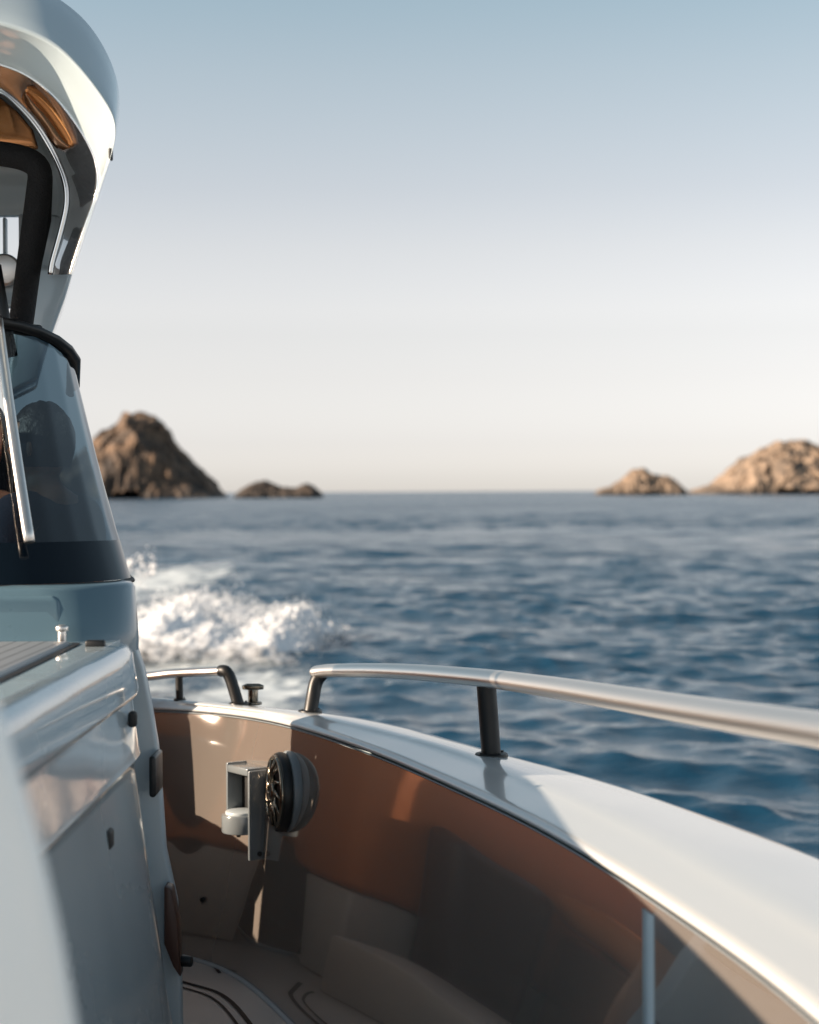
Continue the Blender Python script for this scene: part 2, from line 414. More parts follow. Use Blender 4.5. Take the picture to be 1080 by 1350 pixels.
# studs on the ledge
q = P(82, 834, 3.97); q.z = CZ - LT
bmo('stud', join_bm(cyl_bm(q + Vector((0, 0, .022)), (0, 0, 1), .010, .045, 20, .003), cyl_bm(q + Vector((0, 0, .036)), (0, 0, 1), .015, .014, 20, .004)), M['steel'], console)
q = P(126, 848, 3.88); q.z = CZ - LT
bmo('hinge', join_bm(box_bm(q.x - .022, q.x + .022, q.y - .012, q.y + .012, q.z, q.z + .016, .004, 2)), M['black'], console)
# black fittings on the starboard face
def side_fit(px, py, w, h, t=.02, name='vent'):
    u, vv = uv(px, py); xx = sidex(.6) - .012; Y = xx * FPX / u; z = CZ - vv / FPX * Y
    return bmo(name, box_bm(xx - .01, xx + t, Y - w, Y + w, z - h, z + h, .008, 3), M['rubber'], console)
side_fit(175, 948, .013, .018, .010); side_fit(145, 1106, .024, .021, .006)
# windscreen base tower, facing the bow
def plan(x1, y0, y1, r, k=8, x0=None):
    """half outline: centre front -> rounded corner -> side going aft"""
    pts = [(XC, y0), (XC + (x1 - r - XC) * .5, y0)] + [(x1 - r + r * math.sin(a), y0 + r - r * math.cos(a)) for a in np.linspace(0, math.pi / 2, k)] + [(x1 - .215 * (y1 - y0 - r) * t, y0 + r + (y1 - y0 - r) * t) for t in (.12, .25, .5, 1)]
    return pts
def ring(x1, y0, y1, r, z):
    h = plan(x1, y0, y1, r); m = [(2 * XC - x, y) for x, y in h[::-1]]
    return [(x, y, z) for x, y in m[:-1] + h]
xw, zw = P(172, 770, YW + .16).x, P(171, 770, YW + .05).z
Yend = 4.62
rows = [ring(XE - .020, YW - .034, Yend, .16, CZ - LT - .03), ring(XE - .020, YW - .03, Yend, .16, CZ - LT - .002), ring(XE - .022, YW - .026, Yend, .16, CZ - LT + .02), ring(xw + .006, YW - .004, Yend, .20, zw - .014), ring(xw - .002, YW + .004, Yend, .20, zw - .004), ring(xw - .03, YW + .03, Yend, .18, zw)]
v, f = loft(rows)
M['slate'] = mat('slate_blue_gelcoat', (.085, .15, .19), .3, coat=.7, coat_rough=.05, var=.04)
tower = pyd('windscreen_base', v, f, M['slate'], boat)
# raised rounded panel on the tower face
pp = [Vector((x, YW - .034, z)) for x, z in ((-1.78, CZ - .335), (-.83, CZ - .335), (-.815, CZ - .320), (-.825, zw - .034), (-.84, zw - .022), (-1.78, zw - .022))]
for q in pp: q.y = YW - .026 + (q.z - (CZ - LT)) * .16
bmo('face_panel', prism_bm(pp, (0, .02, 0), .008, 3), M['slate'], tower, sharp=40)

# helm console behind the glass, aft face and companion door edge
M['tan_dark'] = mat('cognac_upholstery', (.62, .19, .05), .4, var=.15, varscale=6, bump=(90, .001))
M['tan_dark'].node_tree.nodes['Principled BSDF'].inputs['Roughness'].default_value = .35
M['warm_refl'] = mat('warm_reflector_metal', (.50, .20, .075), .22, metal=.75, coat=.5, var=.08)  # metal tint chosen to put warm orange light into the bulwark's reflection
bmo('reflector_cladding', box_bm(2 * XC + .81, -.81, 4.405, 4.62, DZ, CZ - .31, .02, 3), M['warm_refl'], boat, sharp=40)  # unseen aft block added to colour the bulwark's reflection
bmo('helm_console', box_bm(2 * XC + .80, -.80, 4.06, 4.40, DZ, CZ - .30, .03, 3), M['gelm'], boat, sharp=40)
# aft-side edge pieces seen past the corner: pale pillar, black latch, brown recess pad, knob
q0, q1 = P(209, 965, 4.42), P(212, 1150, 4.42)
door = bmo('side_door', prism_bm([P(160, 842, 4.40), P(176, 846, 4.40), P(188, 880, 4.40), P(198, 930, 4.40), P(207, 985, 4.40), P(213, 1060, 4.40), P(217, 1120, 4.40), P(232, 1190, 4.40), P(238, 1300, 4.40), P(240, 1420, 4.40), P(160, 1420, 4.40)], (0, .05, 0), .008, 3), M['gelm'], boat, sharp=40)
c1 = P(207, 1022, 4.30)
bmo('latch', box_bm(c1.x - .016, c1.x + .001, 4.27, 4.40, c1.z - .052, c1.z + .052, .008, 3), M['black'], door)
bmo('door_pad', prism_bm([P(216, 1168, 4.33), P(226, 1172, 4.33), P(234, 1215, 4.33), P(238, 1290, 4.33), P(228, 1275, 4.33), P(216, 1245, 4.33)], (0, .06, 0), .006, 2), M['brown'], door, sharp=40)
c1 = P(241, 1267, 4.36)
bmo('knob', cyl_bm(c1, (1, -.2, 0), .014, .05, 20, .004), M['black'], door)

# ---- windscreen glass
zt = P(100, 470, 4.58).z; xt = P(96, 470, 4.70).x; xg = P(170, 770, 4.36).x
def gring(t, off=0.):
    z = zw + (zt - zw) * t
    x1 = xg + (xt - xg) * t - .004 * math.sin(math.pi * t) + off
    y0 = YW + .02 + (4.40 - YW) * t - off
    return x1, y0, z
def grow(t, off=0., r=.34):
    x1, y0, z = gring(t, off); q = np.array(ring(x1, y0, 5.0, r - .06 * t, z))
    u = np.clip((q[:, 1] - y0) / (r - .06 * t), 0, 1.6); q[:, 2] += max(0, t) ** 2 * (.085 - .085 * u ** 1.3); return q
wind = empty('windscreen', (XC, YW, zw)); wind.parent = boat
wind.matrix_parent_inverse = world_of(boat).inverted()
tb = .165                                          # top of the black band
def pane(name, t0, t1, x_from, x_to, mat_, off=0., k=14):
    """slice of the wrap-round glass between two lines in x at bottom/top"""
    rows = []
    for t in np.linspace(t0, t1, k):
        r = grow(t, off); r = resample(r, 240)
        xa = x_from(t); xb = x_to(t)
        sel = resample(r, 900)
        # walk from the left; keep the run between xa and xb (xb None = to the aft end)
        i0 = int(np.argmax(sel[:, 0] >= xa)) if xa is not None else 0
        i1 = len(sel) if xb is None else int(np.argmax(sel[:, 0] >= xb))
        rows.append(resample(sel[i0:i1], 90))
    v, f = loft(rows)
    return pyd(name, v, f, mat_, wind)
xm = lambda t: P(37, 720, 4.08).x + (P(1, 490, 4.33).x - P(37, 720, 4.08).x) * (t - tb) / .68      # chrome mullion line
xr = lambda t: 2 * XC - xm(t)
pane('tinted_pane', tb, 1, lambda t: xm(t) + .004, lambda t: None, M['tint']) if False else None
def none(t): return None
pane('black_band', 0, tb, none, none, M['frit'], off=.003)
pane('side_glass', tb, 1, xm, none, M['tint'])
pane('front_glass', tb, 1, lambda t: xr(t), xm, M['clear'])
pane('side_glass', tb, 1, none, xr, M['tint'])
mp = []
for t in np.linspace(tb + .004, 1, 20):
    x1, y0, z = gring(t); mp.append((xm(t), y0 - .004, z + .085 * t * t))
v, f = tube(mp, .014, .010, seg=12); pyd('mullion', v, f, M['steel'], wind)
mp2 = [(2 * XC - x, y, z) for x, y, z in mp]
v, f = tube(mp2, .018, .012, seg=12); pyd('mullion', v, f, M['chrome'], wind)
tr = [tuple(q) for q in grow(1.0, .004)]
v, f = tube(tr, .019, .014, seg=12); pyd('top_frame', v, f, M['black'], wind)
lo = [tuple(q) for q in grow(-.01, .006)]
v, f = tube(lo, .006, seg=8); pyd('lower_seal', v, f, M['rubber'], wind)
# dark trim running down the aft edge of the wrap-round glass
ed = []
for t in np.linspace(0, 1, 20):
    x1, y0, z = gring(t); ed.append((x1 - .002 - .215 * .06, y0 + .34 - .06 * t + .06, z))
v, f = tube(ed, .003, .006, seg=10); pyd('edge_trim', v, f, M['black'], wind)
# rolled canvas lying along the frame
rc = [(x + .0, y + .05, z + .006 + .003 * math.sin(i * 1.7)) for i, (x, y, z) in enumerate(resample(np.array(tr), 60)[18:42])]
v, f = tube(rc, .020, .012, seg=12); pyd('rolled_canvas', v, f, M['canvas'], wind)

# ---- hardtop with its wrap-down arch
def hrow(px_pts, Y, n=90):
    pts = [P(x, y, Y) for x, y in px_pts]
    pts = [Vector((XC, Y, pts[0].z + .012))] + pts
    h = curve(pts, n, 6)
    m = h[::-1].copy(); m[:, 0] = 2 * XC - m[:, 0]
    return np.vstack([m[:-1], h])
SIL = [(-60, -58), (0, -38), (50, -18), (80, 0), (110, 24), (135, 58), (152, 96), (158, 128), (156, 168), (147, 210), (131, 260), (115, 306), (96, 362)]
K1 = [(-60, 16), (0, 31), (40, 43), (75, 61), (100, 84), (122, 110), (142, 138), (153, 160), (151, 188), (142, 220), (129, 258), (112, 308), (94, 362)]
K2 = [(-60, 70), (0, 84), (38, 99), (72, 126), (96, 155), (115, 184), (127, 210), (131, 234), (128, 258), (120, 280), (112, 302), (103, 330), (93, 362)]
K3 = [(-60, 100), (0, 120), (22, 137), (45, 162), (63, 190), (77, 218), (86, 244), (87, 270), (82, 294), (77, 314), (72, 332), (67, 350), (66, 362)]
def scalepx(pts, k): return [(540 + (x - 540) * k, 648 + (y - 648) * k) for x, y in pts]
def mix(a, b, t): return [(p[0] + (q[0] - p[0]) * t, p[1] + (q[1] - p[1]) * t) for p, q in zip(a, b)]
YF = 4.10
rows = []
def srow(pts, Y, k=1.0): rows.append(hrow(scalepx(pts, k), Y))
# roof skin from aft to the brow, brow, underside, inner tunnel
def inpx(pts, k): return [(-60 + (x + 60) * k, 240 + (y - 240) * k) for x, y in pts]
srow(inpx(SIL, .80), 5.30); srow(inpx(SIL, .86), 5.22); srow(inpx(SIL, .92), 4.95); srow(inpx(SIL, .965), 4.65); srow(inpx(SIL, .99), 4.42); srow(SIL, 4.32, 1.0)
srow(mix(SIL, K1, .35), 4.22); srow(mix(SIL, K1, .7), 4.14); srow(mix(SIL, K1, .93), YF); srow(K1, YF - .006); srow(mix(K1, K2, .06), YF + .002)
for t in (.3, .6, .85): srow(mix(K1, K2, t), YF + .16 * t)
srow(mix(K1, K2, .97), YF + .16); srow(K2, YF + .168); srow(mix(K2, K3, .04), YF + .18)
v, f = loft(rows)
M['shell'] = mat('roof_gelcoat_shade', (.49, .58, .62), .28, coat=.9, coat_rough=.04)  # white hardtop gelcoat, its blue-grey shade put into the colour
hardtop = pyd('hardtop', v, f, M['shell'], boat)
rows = []
srow(mix(K2, K3, .03), YF + .175)
for t in (.25, .5, .75, 1.0): srow(mix(K2, K3, t), YF + .18 + .42 * t)
srow(inpx(K3, .97), 4.95); srow(inpx(K3, .93), 5.28)
v, f = loft(rows, flip=True)
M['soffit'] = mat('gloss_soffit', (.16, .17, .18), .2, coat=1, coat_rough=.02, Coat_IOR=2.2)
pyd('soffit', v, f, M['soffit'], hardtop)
M['orange_refl'] = mat('orange_reflection_tint', (.62, .25, .08), .16, metal=.85, coat=.6, var=.06)  # orange metal tint standing in for warm reflections under the roof
c_, d_ = resample(catmull(K2, 300), 200), resample(catmull(K3, 300), 200)
def refl_panel(u0, u1, w0, w1, Yl, bow):
    rws = []
    for wv_ in np.linspace(w0, w1, 12):
        rr_ = []
        for uu in np.linspace(u0, u1, 30):
            e_ = abs((uu - u0) / (u1 - u0) * 2 - 1); wm = (w0 + w1) / 2; wq = wm + (wv_ - wm) * (1 - .55 * e_ ** 5)
            fi = uu * 198.9; i_ = int(fi); fr_ = fi - i_; q_ = (c_[i_] * (1 - fr_) + c_[i_ + 1] * fr_) * (1 - wq) + (d_[i_] * (1 - fr_) + d_[i_ + 1] * fr_) * wq
            rr_.append(tuple(P(q_[0], q_[1], Yl + bow * ((wv_ - w0) / (w1 - w0) - .3) ** 2 + .10 * (uu - u0) / (u1 - u0))))
        rws.append(rr_)
    v, f = loft(rws); lo_ = pyd('orange_refl_panel', v, f, M['orange_refl'], hardtop)
    sm_ = lo_.modifiers.new('thickness', 'SOLIDIFY'); sm_.thickness = .008; sm_.offset = 0
refl_panel(.27, .53, .12, .86, YF + .24, .16)  # added panel imitating an orange reflection in the soffit
v = []; hp = [(-120, 118), (-60, 118), (0, 128), (22, 146), (42, 170), (50, 196), (-120, 196)]
bmo('orange_refl_board', prism_bm([P(x_, y_, 4.98) for x_, y_ in hp], (.0, .03, 0), .01, 2), M['orange_refl'], hardtop, sharp=40)  # upright board added to show a second orange reflection
v, f = tube([tuple(q) for q in hrow(K3, YF + .60)], .007, seg=10); pyd('trim_tube', v, f, M['chrome'], hardtop)
v, f = tube([tuple(q) for q in hrow(mix(K2, K3, .02), YF + .172)], .004, seg=8); pyd('edge_bead', v, f, M['chrome'], hardtop)
# nav light slot on the brow
q = P(146, 203, 4.13)
bmo('slot', box_bm(q.x - .004, q.x + .003, 4.12, 4.15, q.z - .014, q.z + .014, .004, 2), M['rubber'], hardtop)
# arch legs below the hardtop
for sgn in (1, -1):
    poly = [P(38, 352, 5.0), P(98, 352, 5.0), P(86, 392, 5.0), P(66, 446, 5.0), P(50, 500, 5.0), P(10, 520, 5.0), P(16, 440, 5.0)]
    if sgn < 0: poly = [Vector((2 * XC - q.x, q.y, q.z)) for q in poly]
    bmo('arch_leg', prism_bm(poly, (-.10 * sgn, .45, 0), .012, 3), M['shell'], hardtop, sharp=40)
# aft bulkhead under the roof, with a framed opening
def bx(px0, py0, px1, py1, Y, t, m, par, name, bev=.006):
    a, b = P(px0, py0, Y), P(px1, py1, Y)
    return bmo(name, box_bm(min(a.x, b.x), max(a.x, b.x), Y, Y + t, min(a.z, b.z), max(a.z, b.z), bev, 2), m, par, sharp=40)
bk = bx(-190, 60, 78, 284, 5.25, .04, M['shell'], hardtop, 'bulkhead')
bx(27, 284.3, 74, 350, 5.25, .04, M['shell'], bk, 'bulkhead_post'); bx(-190, 350.3, 62, 405, 5.25, .04, M['shell'], bk, 'bulkhead_sill'); bx(-190, 284.3, -40, 350, 5.25, .04, M['shell'], bk, 'bulkhead_post')
bx(3, 286, 8, 349, 5.26, .03, M['gelm'], bk, 'window_bar')
bx(24, 282, 30, 352, 5.235, .012, M['gelm'], bk, 'window_frame')
q = P(4, 353, 5.2); bmo('steel_disc', cyl_bm(P(6, 356, 5.22), (0, 1, 0), .05, .03, 24, .008), M['steel'], bk)  # round steel disc just below the opening
# black canvas-wrapped frame: cross bar and strut
pth = bend([P(-190, 196, 4.66), P(-40, 198, 4.66), P(30, 206, 4.66), P(55, 222, 4.66), P(50, 262, 4.66), P(26, 440, 4.72)], .09, 10)
v, f = tube(resample(np.array(pth), 90), .037, .034, seg=16); pyd('canopy_frame', v, f, M['canvas'], hardtop)
pth = [P(60, 236, 4.70), P(58, 290, 4.70), P(46, 345, 4.70), P(30, 440, 4.72)]
v, f = tube(pth, .022, .02, seg=14); pyd('canopy_frame', v, f, M['canvas'], hardtop)
pth = [P(-6, 350, 4.6), P(6, 420, 4.6), P(16, 470, 4.6)]
v, f = tube(pth, .016, seg=12); pyd('strut', v, f, M['black'], hardtop)

# ---- helm platform, tan leather seat with armrests, dash cowl, wheel
M['dark_sole'] = mat('charcoal_sole', (.06, .06, .065), .4, coat=.3, bump=(200, .0006))
bmo('helm_platform', box_bm(-2.0, -.86, 4.63, 5.60, DZ + .002, DZ0 + .10, .012, 2), M['deck'], boat, sharp=40)
seat = bmo('helm_seat', box_bm(-2.02, -1.30, 5.34, 5.66, DZ0 + .10, DZ0 + .50, .04, 3), M['warm_refl'], boat, sharp=40)
bmo('seat_cushion', box_bm(-2.05, -1.26, 5.30, 5.66, DZ0 + .50, DZ0 + .62, .05, 4), M['leather'], seat)
bmo('seat_backrest', box_bm(-2.05, -1.62, 5.60, 5.70, DZ0 + .60, DZ0 + .92, .04, 4), M['leather'], seat)
bmo('sun_blocker', box_bm(-2.14, -2.10, 4.30, 5.10, DZ, DZ0 + 1.12, .012, 2), M['gelm'], boat, sharp=40)  # unseen panel added to keep low sun off the bulwark
M['pale_base'] = mat('pale_sand_gelcoat', (.66, .60, .54), .4, coat=.4)
# aft bench along the stern, hidden behind the console and seen only as a reflection in the bulwark
bench = bmo('stern_bench', box_bm(-1.84, -1.02, 5.74, 5.92, DZ + .33, CZ - .64, .035, 4), M['tan_dark'], boat, sharp=40)
bmo('bench_base', box_bm(-1.82, -1.04, 5.76, 5.90, DZ + .004, DZ + .328, .012, 3), M['pale_base'], bench, sharp=40)
bmo('reflected_figure', box_bm(-1.25, -1.14, 5.58, 5.735, DZ + .004, CZ - .93, .04, 4), M['brown'], bench, sharp=40)  # dark block added as the leg-like figure in the bulwark's reflection
bmo('bench_trim', box_bm(-1.86, -1.00, 5.73, 5.93, CZ - .637, CZ - .60, .012, 3), M['denim'], bench, sharp=40)
bmo('dash_cowl', prism_bm([Vector((-1.86, 4.22, CZ - .30)), Vector((-1.86, 4.62, CZ - .30)), Vector((-1.86, 4.56, CZ - .16)), Vector((-1.86, 4.30, CZ - .20))], (1.02, 0, 0), .03, 3), M['leather'], boat, sharp=40)  # tan cowl added to give the soffit something orange to reflect
wc = Vector((-1.40, 4.72, DZ0 + 1.12))
wh = bmo('steering_wheel', vf_bm(*tube([wc + Vector((.18 * math.cos(a), .08 * math.sin(a), .165 * math.sin(a))) for a in np.linspace(0, 2 * math.pi, 40)], .015, seg=10, cap=False)), M['rubber'], boat)
bmo('wheel_spoke', join_bm(*[vf_bm(*tube([wc, wc + Vector((.18 * math.cos(a), .08 * math.sin(a), .165 * math.sin(a)))], .010, seg=8)) for a in (.5, 2.64, 4.71)], cyl_bm(wc + Vector((0, -.04, .015)), (0, -1, .45), .03, .10, 20, .004)), M['steel'], wh)

# ---- bow seat back right beside the camera (large and blurred at lower left)
pp = [P(-330, 760, 1.30), P(-60, 770, 1.30), P(-14, 826, 1.30), P(12, 915, 1.30), P(40, 1010, 1.30), P(66, 1110, 1.30), P(92, 1235, 1.30), P(118, 1400, 1.30), P(140, 1560, 1.30), P(-330, 1560, 1.30)]
M['seat_white'] = mat('white_seat_shell', (.80, .89, .93), .5, coat=.15, coat_rough=.3, bump=(140, .0008))
for q in pp: q.y -= .40 * (P(118, 1400, 1.30).x - q.x) if q.x < P(118, 1400, 1.30).x else 0
bmo('bow_seat_back', prism_bm(pp, (-.05, .10, 0), .02, 4), M['seat_white'], boat, sharp=40)

# ------------------------------------------------------------------ people
def skin_mesh(nodes, edges, sub=2):
    me = bpy.data.meshes.new('sk'); me.from_pydata([n_[0] for n_ in nodes], edges, [])
    o = bpy.data.objects.new('sk', me); COL.objects.link(o)
    md = o.modifiers.new('s', 'SKIN'); md.use_smooth_shade = True
    for i, n_ in enumerate(nodes):
        r = n_[1]; me.skin_vertices[0].data[i].radius = r if isinstance(r, tuple) else (r, r)
    me.skin_vertices[0].data[0].use_root = True
    sb = o.modifiers.new('d', 'SUBSURF'); sb.levels = sub; sb.render_levels = sub
    dg = bpy.context.evaluated_depsgraph_get(); dg.update()
    res = bpy.data.meshes.new_from_object(o.evaluated_get(dg))
    bpy.data.objects.remove(o); return res
def head_bm(c, w=.076, d=.096, h=.118, yaw=0):
    bm = bmesh.new(); bmesh.ops.create_uvsphere(bm, u_segments=72, v_segments=54, radius=1)
    g = lambda x, z, cx, cz, sx, sz: math.exp(-((x - cx) / sx) ** 2 - ((z - cz) / sz) ** 2)
    for v in bm.verts:
        x, y, z = v.co
        jaw = 1 - .34 * max(0, -z) ** 1.4
        X = x * w * jaw; Y = y * d * (1 - .12 * max(0, -z)); Z = z * h
        if y > 0: Y -= -0.0
        if y < .25:                                  # the face looks towards -Y
            e = 0
            e += .022 * g(x, z, 0, -.13, .16, .20) + .010 * g(x, z, 0, .02, .12, .22)      # nose
            e -= .009 * (g(x, z, .42, .06, .22, .13) + g(x, z, -.42, .06, .22, .13))     # eye sockets
            e += .006 * g(x, z, 0, .20, .6, .10)                                          # brow
            e += .007 * g(x, z, 0, -.45, .26, .06) + .006 * g(x, z, 0, -.54, .22, .06) - .006 * g(x, z, 0, -.495, .28, .025)
            e += .010 * g(x, z, 0, -.80, .30, .14)                                        # chin
            e += .004 * (g(x, z, .62, -.18, .2, .2) + g(x, z, -.62, -.18, .2, .2))
            Y -= e
        v.co = (X, Y, Z)
    for s in (1, -1):                                  # ears
        b2 = bmesh.new(); bmesh.ops.create_uvsphere(b2, u_segments=16, v_segments=12, radius=1)
        for v in b2.verts: v.co = (s * (w * .97) + v.co.x * .010 + s * .008 * v.co.y, .012 + v.co.y * .018, -.004 + v.co.z * .031)
        bm = join_bm(bm, b2)
    bmesh.ops.transform(bm, matrix=Matrix.Translation(c) @ Matrix.Rotation(yaw, 4, 'Z'), verts=bm.verts)
    return bm
def hand_chains(wr, fwd, side, up, curl=.9, s=1.0):
    """palm plus five finger chains: fwd = along the hand, side = towards the thumb, up = back of the hand"""
    ch = [([(wr, (.020, .016)), (wr + fwd * .035 * s, (.030, .014)), (wr + fwd * .080 * s, (.036, .013))], [(0, 1), (1, 2)])]
    for k, (off, ln) in enumerate(((.027, .072), (.009, .080), (-.009, .074), (-.026, .058))):
        b = wr + fwd * .070 * s + side * off * s; a = 0; pts = [(b, .0095)]; d = fwd.copy(); p_ = b.copy()
        for j, fr in enumerate((.45, .32, .23)):
            a += curl * (.35 + .30 * j); d = fwd * math.cos(a) - up * math.sin(a); p_ = p_ + d * ln * fr * s * 1.15; pts.append((p_.copy(), .0088 - .0012 * j))
        ch.append((pts, [(0, 1), (1, 2), (2, 3)]))
    b = wr + fwd * .022 * s + side * .022 * s
    pts = [(b, .012)]; p_ = b + (side * .75 + fwd * .5) * .030 * s; pts.append((p_, .0105)); p_ = p_ + (side * .35 + fwd * .8 - up * .3) * .030 * s; pts.append((p_, .0095)); p_ = p_ + (fwd * .8 - up * .6) * .022 * s; pts.append((p_, .008))
    ch.append((pts, [(0, 1), (1, 2), (2, 3)])); return ch
def person(loc, label, H=1.72, female=False, lean=0., arms=None, top='navy', bottom='denim', shorts=True, hair_len=.05, head_dx=0., yaw=0.):
    """faces -Y (towards the bow). arms: list of (shoulder_sign, elbow offset, wrist offset) in body space"""
    root = empty('person', loc); tag(root, label, 'person', 'people at the helm')
    k = H / 1.75; L = Vector(loc)
    def V(x, y, z): return L + Vector((x, y, z)) * k
    hw = .165 if female else .185
    pel, wst, chs, nk, hd = V(0, 0, .95), V(0, .0, 1.10), V(0, .01, 1.30), V(head_dx * .6, .0, 1.475), V(head_dx, -.012, 1.60)
    bodies = []
    nodes = [(pel, (.150 * k, .105 * k)), (wst, (.118 * k if female else .135 * k, .092 * k)), (chs, (.150 * k if female else .168 * k, .105 * k)), (V(head_dx * .3, .005, 1.41), (.095 * k, .07 * k)), (nk, .052 * k), (V(head_dx * .9, -.006, 1.55), .050 * k)]
    edges = [(0, 1), (1, 2), (2, 3), (3, 4), (4, 5)]
    for s in (1, -1):
        i = len(nodes)
        nodes += [(V(s * .095, 0, .86), .088 * k), (V(s * .105, -.01, .66), .070 * k), (V(s * .110, -.015, .49), .054 * k), (V(s * .112, .01, .34), .056 * k), (V(s * .115, .02, .10), .036 * k), (V(s * .118, .0, .04), .037 * k), (V(s * .125, -.10, .030), (.040 * k, .026 * k)), (V(s * .130, -.17, .022), (.034 * k, .018 * k))]
        edges += [(0, i)] + [(i + j, i + j + 1) for j in range(7)]
    chains = []
    for s, el, wr in arms:
        i = len(nodes)
        sh = V(s * hw, .01, 1.405); e = V(*el); w_ = V(*wr)
        nodes += [(sh, .056 * k), (sh.lerp(e, .5), .044 * k), (e, .037 * k), (e.lerp(w_, .35), .038 * k), (w_, .025 * k)]
        edges += [(3, i), (i, i + 1), (i + 1, i + 2), (i + 2, i + 3), (i + 3, i + 4)]
        fwd = (w_ - e).normalized(); up = Vector((0, 0, 1)) - fwd * fwd.z
        if up.length < .3: up = Vector((s, 0, 0))
        up.normalize(); side = fwd.cross(up) * 1.0
        if side.x * s > 0: side = -side
        side.normalize()
        chains += hand_chains(w_, fwd, side, up, .9, k)
    bm = bmesh.new()
    for nd, ed_ in [(nodes, edges)] + chains:
        me = skin_mesh([(tuple(a), r) for a, r in nd], ed_, 2); bm.from_mesh(me); bpy.data.meshes.remove(me)
    hb = head_bm(hd, .076 * k, .096 * k, .120 * k, yaw)
    bm = join_bm(bm, hb)
    me = bpy.data.meshes.new('body'); bm.to_mesh(me); bm.free()
    o = bpy.data.objects.new('tmp', me); COL.objects.link(o)
    rm = o.modifiers.new('r', 'REMESH'); rm.mode = 'VOXEL'; rm.voxel_size = .006; rm.use_smooth_shade = True
    sm = o.modifiers.new('s', 'SMOOTH'); sm.iterations = 3; sm.factor = .5
    dg = bpy.context.evaluated_depsgraph_get(); dg.update()
    body_me = bpy.data.meshes.new_from_object(o.evaluated_get(dg)); bpy.data.objects.remove(o); body_me.name = 'body'
    body_me.materials.clear()
    body = link('body', body_me, M['skin'], root)
    # eyes, lips
    Rz = Matrix.Rotation(yaw, 4, 'Z'); 
    for s in (1, -1):
        b2 = bmesh.new(); bmesh.ops.create_uvsphere(b2, u_segments=16, v_segments=12, radius=.0125 * k)
        bmesh.ops.translate(b2, vec=hd + (Rz @ Vector((s * .031, -.0775, .008))) * k, verts=b2.verts); ey = bmo('eye', b2, M['eye'], root)
        b2 = bmesh.new(); bmesh.ops.create_uvsphere(b2, u_segments=12, v_segments=8, radius=.0062 * k)
        bmesh.ops.translate(b2, vec=hd + (Rz @ Vector((s * .031, -.0862, .008))) * k, verts=b2.verts); bmo('iris', b2, M['iris'], ey)
    # hair: a cap over the skull, with falling strands when long
    b2 = bmesh.new(); bmesh.ops.create_uvsphere(b2, u_segments=40, v_segments=30, radius=1)
    dele = []
    for v in b2.verts:
        x, y, z = v.co
        if (y < -.35 and z < .42) or z < -.62 + .38 * max(0, -y) + .14 * noise.noise(Vector((x * 9, y * 9, 3))): dele.append(v)
        q = noise.noise(Vector((x * 6, y * 6, z * 2))) * .006
        v.co = Vector((x * (.084 * k + q), .006 + y * (.104 * k + q), .010 + z * (.124 * k + q)))
    bmesh.ops.delete(b2, geom=dele, context='VERTS')
    bmesh.ops.transform(b2, matrix=Matrix.Translation(hd) @ Rz, verts=b2.verts)
    bms = [b2]
    if hair_len > .1:
        for i in range(46):
            a = math.pi * (-.12 + 1.24 * i / 45); rr = random.uniform(.85, 1.02)
            p0 = hd + Vector((math.cos(a) * .074 * rr, .012 + math.sin(a) * .088 * rr, .02)) * k
            p3 = p0 + Vector((math.cos(a) * .035, .02 + .02 * math.sin(a), -hair_len * random.uniform(.8, 1.1)))
            pts = [p0, p0.lerp(p3, .35) + Vector((math.cos(a) * .012, .012, 0)), p0.lerp(p3, .7) + Vector((random.uniform(-.01, .01), .012, 0)), p3]
            bms.append(vf_bm(*tube(catmull(pts, 12), list(np.linspace(.013, .004, len(catmull(pts, 12)))), seg=6)))
    bmo('hair', join_bm(*bms), M['hair'], root)
    # clothes: shells a little larger than the body
    g_ = 1.10
    tn = [(V(0, 0, .93), (.163 * k, .118 * k)), (wst, ((.130 if female else .150) * k, .104 * k)), (chs, ((.163 if female else .184) * k, .117 * k)), (V(head_dx * .3, .005, 1.40), ((.10) * k, .080 * k))]
    te = [(0, 1), (1, 2), (2, 3)]
    if not female:
        for s, el, wr in arms:
            i = len(tn); sh = V(s * hw, .01, 1.405); e = V(*el)
            tn += [(sh, .066 * k), (sh.lerp(e, .55), .062 * k)]; te += [(3, i), (i, i + 1)]
    me = skin_mesh([(tuple(a), r) for a, r in tn], te, 2); me.name = 'shirt'
    me.materials.clear(); link('shirt', me, M[top], root)
    if female:
        for s in (1, -1):
            pts = [V(s * .075, -.10, 1.33), V(s * .085, -.060, 1.425), V(s * .085, .0, 1.462), V(s * .080, .060, 1.42), V(s * .07, .095, 1.33)]
            bmo('strap', vf_bm(*tube(catmull(pts, 24), .012, .006, seg=8)), M['cream'], root)
    bn = [(V(0, 0, .96), (.162 * k, .118 * k)), (V(0, 0, .90), (.160 * k, .118 * k))]; be = [(0, 1)]
    for s in (1, -1):
        i = len(bn); bn += [(V(s * .095, 0, .84), .101 * k), (V(s * .105, -.01, .68), .090 * k), (V(s * .108, -.012, .56), .084 * k)]
        be += [(1, i), (i, i + 1), (i + 1, i + 2)]
    me = skin_mesh([(tuple(a), r) for a, r in bn], be, 2); me.name = 'shorts'
    me.materials.clear(); link('shorts', me, M[bottom], root)
    return root
person((-1.365, 5.08, DZ0 + .10), 'long-haired person in dark top seen past the chrome mullion, sunlit bare arm held out', 1.70, True,
       arms=[(1, (.250, -.01, 1.19), (.11, -.20, 1.08)), (-1, (-.26, .0, 1.16), (-.10, -.21, 1.08))], top='navy', bottom='denim', hair_len=.30, head_dx=.095)
